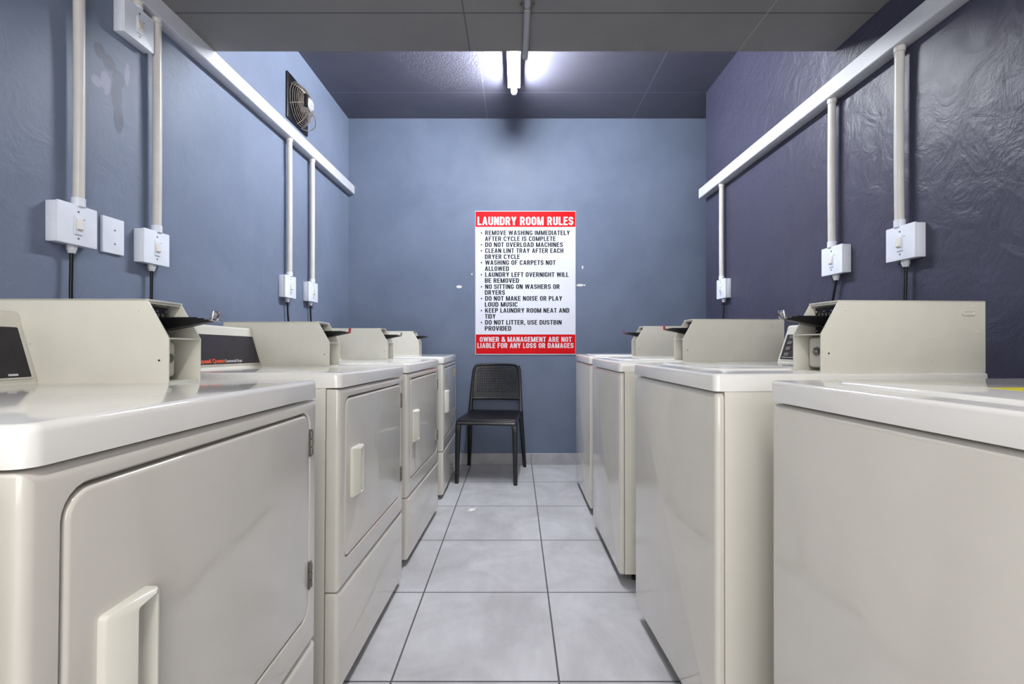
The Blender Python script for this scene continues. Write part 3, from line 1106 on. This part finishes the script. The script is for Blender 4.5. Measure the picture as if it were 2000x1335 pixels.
obj('fan_cord', b, M_STEEL, fan)

# ------------------------------------------------------------------ lamps
def lamp(label, xc, y0, y1, z_top, em):
    t = thing('fluorescent_lamp', label, 'lamp', (xc, (y0 + y1) / 2, z_top))
    L = (y1 - y0) / 2
    b = NB(); add_box(b, -0.044, 0.044, -L, L, -0.046, 0.0, 0.004, 2); obj('batten', b, M_BATTEN, t)
    b = NB(); cyl(b, (0, -L + 0.022, -0.078), (0, L - 0.022, -0.078), 0.019, 24); obj('tube', b, em, t)
    for s in (-1, 1):
        b = NB()
        ya, yb_ = sorted((s * L, s * (L - 0.020)))
        prof = [(-0.020, -0.044), (-0.020, -0.080), (-0.014, -0.094), (0.0, -0.098), (0.014, -0.094), (0.020, -0.080), (0.020, -0.044)]
        prism(b, prof, ya, yb_)
        obj('lamp_holder', b, M_BATTEN, t)
    return t


lamp('lit fluorescent tube lamp on the high ceiling behind the lowered part', -0.015, 2.16, 3.34, Z_UP, E_FAR)
lamp('lit fluorescent tube lamp under the lowered ceiling behind the camera', -0.015, -0.95, 0.22, Z_LOW, E_NEAR)

# conduit under the lowered ceiling, turning up over its edge to the lamp
t = thing('ceiling_conduit', 'grey conduit clipped under the lowered ceiling leading to the lamp', 'conduit', (0.043, 0, 0))
b = NB()
zc = Z_LOW - 0.014
pts = [(0, -0.4, zc), (0, 0.6, zc), (0, 1.2, zc), (0, 1.8, zc), (-0.002, Y_BEAM - 0.01, zc), (-0.003, Y_BEAM + 0.022, zc + 0.004), (-0.003, Y_BEAM + 0.036, zc + 0.03), (-0.003, Y_BEAM + 0.04, zc + 0.2), (-0.003, Y_BEAM + 0.04, Z_UP - 0.001)]
tube(b, smooth_path(pts, 6), 0.0125, 16)
obj('pipe', b, M_CONDUIT, t)
for yy in (1.79, 0.75):
    b = NB()
    add_box(b, -0.030, 0.030, yy - 0.008, yy + 0.008, Z_LOW - 0.003, Z_LOW, 0.0006, 1)
    tube(b, [(0.0145 * math.cos(PI * k / 12), yy, zc - 0.0145 * math.sin(PI * k / 12)) for k in range(13)], 0.003, 8)
    for sx in (-0.023, 0.023):
        cyl(b, (sx, yy, Z_LOW - 0.007), (sx, yy, Z_LOW - 0.002), 0.004, 10)
    obj('pipe_saddle', b, M_STEEL, t)

# ------------------------------------------------------------------ rules sign
PX = YB / F
SX = lambda px: (px - 1008.0) * PX
SZ = lambda py: CAM_Z + (667.0 - py) * PX
zoomx = lambda zx: SX(900 + zx / 4.308)
zoomz = lambda zy: SZ(390 + zy / 4.308)
YS = YB - 0.006
sign = thing('rules_sign', 'red and white laundry room rules sign on the end wall', 'sign', (0, 0, 0))
b = NB(); add_box(b, zoomx(122), zoomx(966), YS, YB, zoomz(1300), zoomz(93), 0.001, 1); obj('board', b, M_SIGNW, sign)
b = NB(); add_box(b, zoomx(125), zoomx(963), YS - 0.0008, YS + 0.002, zoomz(227), zoomz(98)); obj('heading_band', b, M_SIGNR, sign)
b = NB(); add_box(b, zoomx(127), zoomx(963), YS - 0.0008, YS + 0.002, zoomz(1293), zoomz(1130)); obj('footer_band', b, M_SIGNR, sign)


def sign_text(name, s, za, zb_, base, cap, m, bold):
    return block_text(name, s, m, sign, zoomx(za), zoomx(zb_), (YS - 0.0012) if m is M_SIGNL else (YS - 0.0004), zoomz(base), cap / 4.308 * PX, bold)


sign_text('heading_lettering', 'LAUNDRY ROOM RULES', 140, 946, 213, 71, M_SIGNL, 0.19)
rules = [('REMOVE WASHING IMMEDIATELY', 205, 917, 296), ('AFTER CYCLE IS COMPLETE', 203, 798, 346), ('DO NOT OVERLOAD MACHINES', 205, 858, 396),
         ('CLEAN LINT TRAY AFTER EACH', 205, 862, 446), ('DRYER CYCLE', 203, 496, 497), ('WASHING OF CARPETS NOT', 205, 797, 546), ('ALLOWED', 203, 405, 597),
         ('LAUNDRY LEFT OVERNIGHT WILL', 205, 907, 647), ('BE REMOVED', 203, 489, 697), ('NO SITTING ON WASHERS OR', 205, 832, 748), ('DRYERS', 203, 372, 797),
         ('DO NOT MAKE NOISE OR PLAY', 205, 853, 847), ('LOUD MUSIC', 203, 477, 898), ('KEEP LAUNDRY ROOM NEAT AND', 205, 912, 948), ('TIDY', 203, 293, 998),
         ('DO NOT LITTER, USE DUSTBIN', 205, 848, 1048), ('PROVIDED', 203, 424, 1099)]
bul = (0, 2, 3, 5, 7, 9, 11, 13, 15)
for i, (s, a, c, base) in enumerate(rules):
    sign_text('rule_lettering', s, a, c, base, 39, M_SIGNK, 0.178)
    if i in bul:
        b = NB()
        cx, cz = zoomx(174), zoomz(base - 18)
        cyl(b, (cx, YS - 0.0006, cz), (cx, YS + 0.001, cz), 0.0058, 16)
        obj('bullet', b, M_SIGNK, sign)
sign_text('footer_lettering', 'OWNER & MANAGEMENT ARE NOT', 160, 932, 1192, 42, M_SIGNL, 0.185)
sign_text('footer_lettering', 'LIABLE FOR ANY LOSS OR DAMAGES', 140, 948, 1244, 42, M_SIGNL, 0.185)

# ------------------------------------------------------------------ chair
ch = thing('stacking_chair', 'black plastic chair with perforated back against the end wall', 'chair', (-0.188, 3.575, 0), (0, 0, math.radians(-6.5)))
# local: -y is the front; the seat faces the camera
SW = 0.415


def cpath(pts, n=6):
    return smooth_path(pts, n)


# legs: front ones rise and sweep into the seat rim, rear ones run up into the back posts
for s in (-1, 1):
    b = NB()
    xs = s * (SW / 2)
    rings = []
    for (z, y, xo, a, c) in ((0.0, -0.228, 0.004, 0.013, 0.014), (0.20, -0.224, 0.001, 0.0155, 0.016), (0.38, -0.220, -0.003, 0.018, 0.018), (0.425, -0.216, -0.006, 0.020, 0.019), (0.445, -0.205, -0.012, 0.018, 0.018)):
        rings.append([(xs + s * xo + p, y + q, z) for p, q in rrect(-a, a, -c, c, 0.007, 4)])
    loft(b, rings)
    obj('leg', b, M_CHAIR, ch)
    b = NB()
    rings = []
    for (z, y, xo, a, c) in ((0.0, 0.268, 0.022, 0.013, 0.014), (0.20, 0.240, 0.010, 0.015, 0.017), (0.38, 0.214, 0.000, 0.016, 0.020), (0.46, 0.204, -0.003, 0.016, 0.022)):
        rings.append([(xs + s * xo + p, y + q, z) for p, q in rrect(-a, a, -c, c, 0.007, 4)])
    loft(b, rings)
    obj('leg', b, M_CHAIR, ch)
    # back post
    b = NB()
    rings = []
    for (z, y, xo, a, c) in ((0.44, 0.206, -0.003, 0.014, 0.021), (0.52, 0.214, -0.006, 0.012, 0.018), (0.62, 0.232, -0.010, 0.011, 0.015), (0.72, 0.250, -0.014, 0.010, 0.013), (0.785, 0.262, -0.020, 0.010, 0.012), (0.812, 0.267, -0.034, 0.010, 0.011)):
        rings.append([(xs + s * xo + p, y + q, z) for p, q in rrect(-a, a, -c, c, 0.006, 4)])
    loft(b, rings)
    obj('back_post', b, M_CHAIR, ch)


def slab_surface(fn, nu, nv, thick, hole=None):
    """grid surface fn(u,v)->(point, normal) thickened; cells where hole(i,j) is true are left open"""
    b = NB()
    front = [[b.verts.new(fn(i / nu, j / nv)[0]) for j in range(nv + 1)] for i in range(nu + 1)]
    back = [[b.verts.new(fn(i / nu, j / nv)[0] - fn(i / nu, j / nv)[1] * thick) for j in range(nv + 1)] for i in range(nu + 1)]
    solid = lambda i, j: 0 <= i < nu and 0 <= j < nv and not (hole and hole(i, j))
    for i in range(nu):
        for j in range(nv):
            if not solid(i, j):
                continue
            b.faces.new((front[i][j], front[i + 1][j], front[i + 1][j + 1], front[i][j + 1]))
            b.faces.new((back[i][j], back[i][j + 1], back[i + 1][j + 1], back[i + 1][j]))
            for (di, dj, p, q) in ((-1, 0, (i, j), (i, j + 1)), (1, 0, (i + 1, j + 1), (i + 1, j)), (0, -1, (i + 1, j), (i, j)), (0, 1, (i, j + 1), (i + 1, j + 1))):
                if not solid(i + di, j + dj):
                    b.faces.new((front[p[0]][p[1]], front[q[0]][q[1]], back[q[0]][q[1]], back[p[0]][p[1]]))
    return b


# seat: dished, rolled down at the front
def seat_fn(u, v):
    x = (u - .5) * (SW + 0.026 - 0.030 * v)
    y = -0.238 + 0.445 * v
    z = 0.462 - 0.010 * math.sin(PI * u) * math.sin(PI * min(1, v * 1.1)) - 0.030 * max(0, (0.10 - v) / 0.10) ** 2 + 0.004 * v
    e = max(0, abs(u - .5) * 2 - 0.93) / 0.07
    z -= 0.010 * e * e
    return Vector((x, y, z)), Vector((0, 0, 1))


obj('seat', slab_surface(seat_fn, 30, 26, 0.014), M_CHAIR, ch)
b = NB()
add_box(b, -SW / 2 + 0.004, SW / 2 - 0.004, -0.234, -0.212, 0.420, 0.452, 0.006, 2)
add_box(b, -SW / 2 - 0.002, -SW / 2 + 0.016, -0.22, 0.21, 0.425, 0.452, 0.004, 2)
add_box(b, SW / 2 - 0.016, SW / 2 + 0.002, -0.22, 0.21, 0.425, 0.452, 0.004, 2)
add_box(b, -SW / 2 + 0.004, SW / 2 - 0.004, 0.190, 0.212, 0.430, 0.456, 0.005, 2)
obj('seat_frame', b, M_CHAIR, ch)

# backrest with rows of square holes; the upper corners are rounded by pulling the grid in
NC, NR = 18, 11
NU, NV = NC * 2 + 5, NR * 2 + 5


def back_fn(u, v):
    wtop = SW - 0.040 - 0.012 * v
    x = (u - .5) * wtop
    z = 0.555 + 0.272 * v
    y = 0.218 + 0.056 * v + 0.020 * (1 - (2 * u - 1) ** 2) * (0.4 + 0.6 * v)
    # round the top corners
    k = max(0, (v - 0.78) / 0.22)
    e = abs(2 * u - 1)
    x *= 1 - 0.10 * k ** 2.4
    z -= 0.020 * (max(0, e - 0.55) / 0.45) ** 2 * (0.3 + 0.7 * k)
    return Vector((x, y, z)), Vector((0, -1, 0.2)).normalized()


def back_hole(i, j):
    ii, jj = i - 3, j - 5
    if ii < 0 or jj < 0 or i > NU - 3 or j > NV - 2:
        return False
    return ii % 2 == 0 and jj % 2 == 0


obj('backrest', slab_surface(back_fn, NU, NV, 0.006, back_hole), M_CHAIR, ch)
b = NB()
tube(b, cpath([(-SW / 2 + 0.016, 0.258, 0.765), (-SW / 2 + 0.026, 0.268, 0.800), (-SW / 2 + 0.055, 0.276, 0.822), (0, 0.292, 0.828), (SW / 2 - 0.055, 0.276, 0.822), (SW / 2 - 0.026, 0.268, 0.800), (SW / 2 - 0.016, 0.258, 0.765)], 8), 0.010, 12)
rr = [(-SW / 2 + 0.008, 0.217, 0.556), (-0.1, 0.230, 0.556), (0, 0.234, 0.556), (0.1, 0.230, 0.556), (SW / 2 - 0.008, 0.217, 0.556)]
tube(b, cpath(rr, 6), 0.011, 12)
obj('back_rim', b, M_CHAIR, ch)

# ------------------------------------------------------------------ scrap of paper on the floor
b = NB()
r = bmesh.ops.create_icosphere(b, subdivisions=3, radius=1.0)
for v in b.verts:
    n = 0.75 + 0.35 * math.sin(5 * v.co.x + 2) * math.cos(4 * v.co.y + 1) + 0.12 * math.sin(11 * v.co.z + 3 * v.co.x)
    v.co = Vector((v.co.x * 0.024 * n + 0.012 * v.co.y, v.co.y * 0.026 * n, max(0, (v.co.z + 0.6) * 0.0062 * n)))
o = obj('paper_scrap', b, M_PAPER)
o.location = (-0.268, 2.826, 0.0)
tag(o, 'small crumpled white paper scrap on the floor tiles in front of the chair', 'litter')
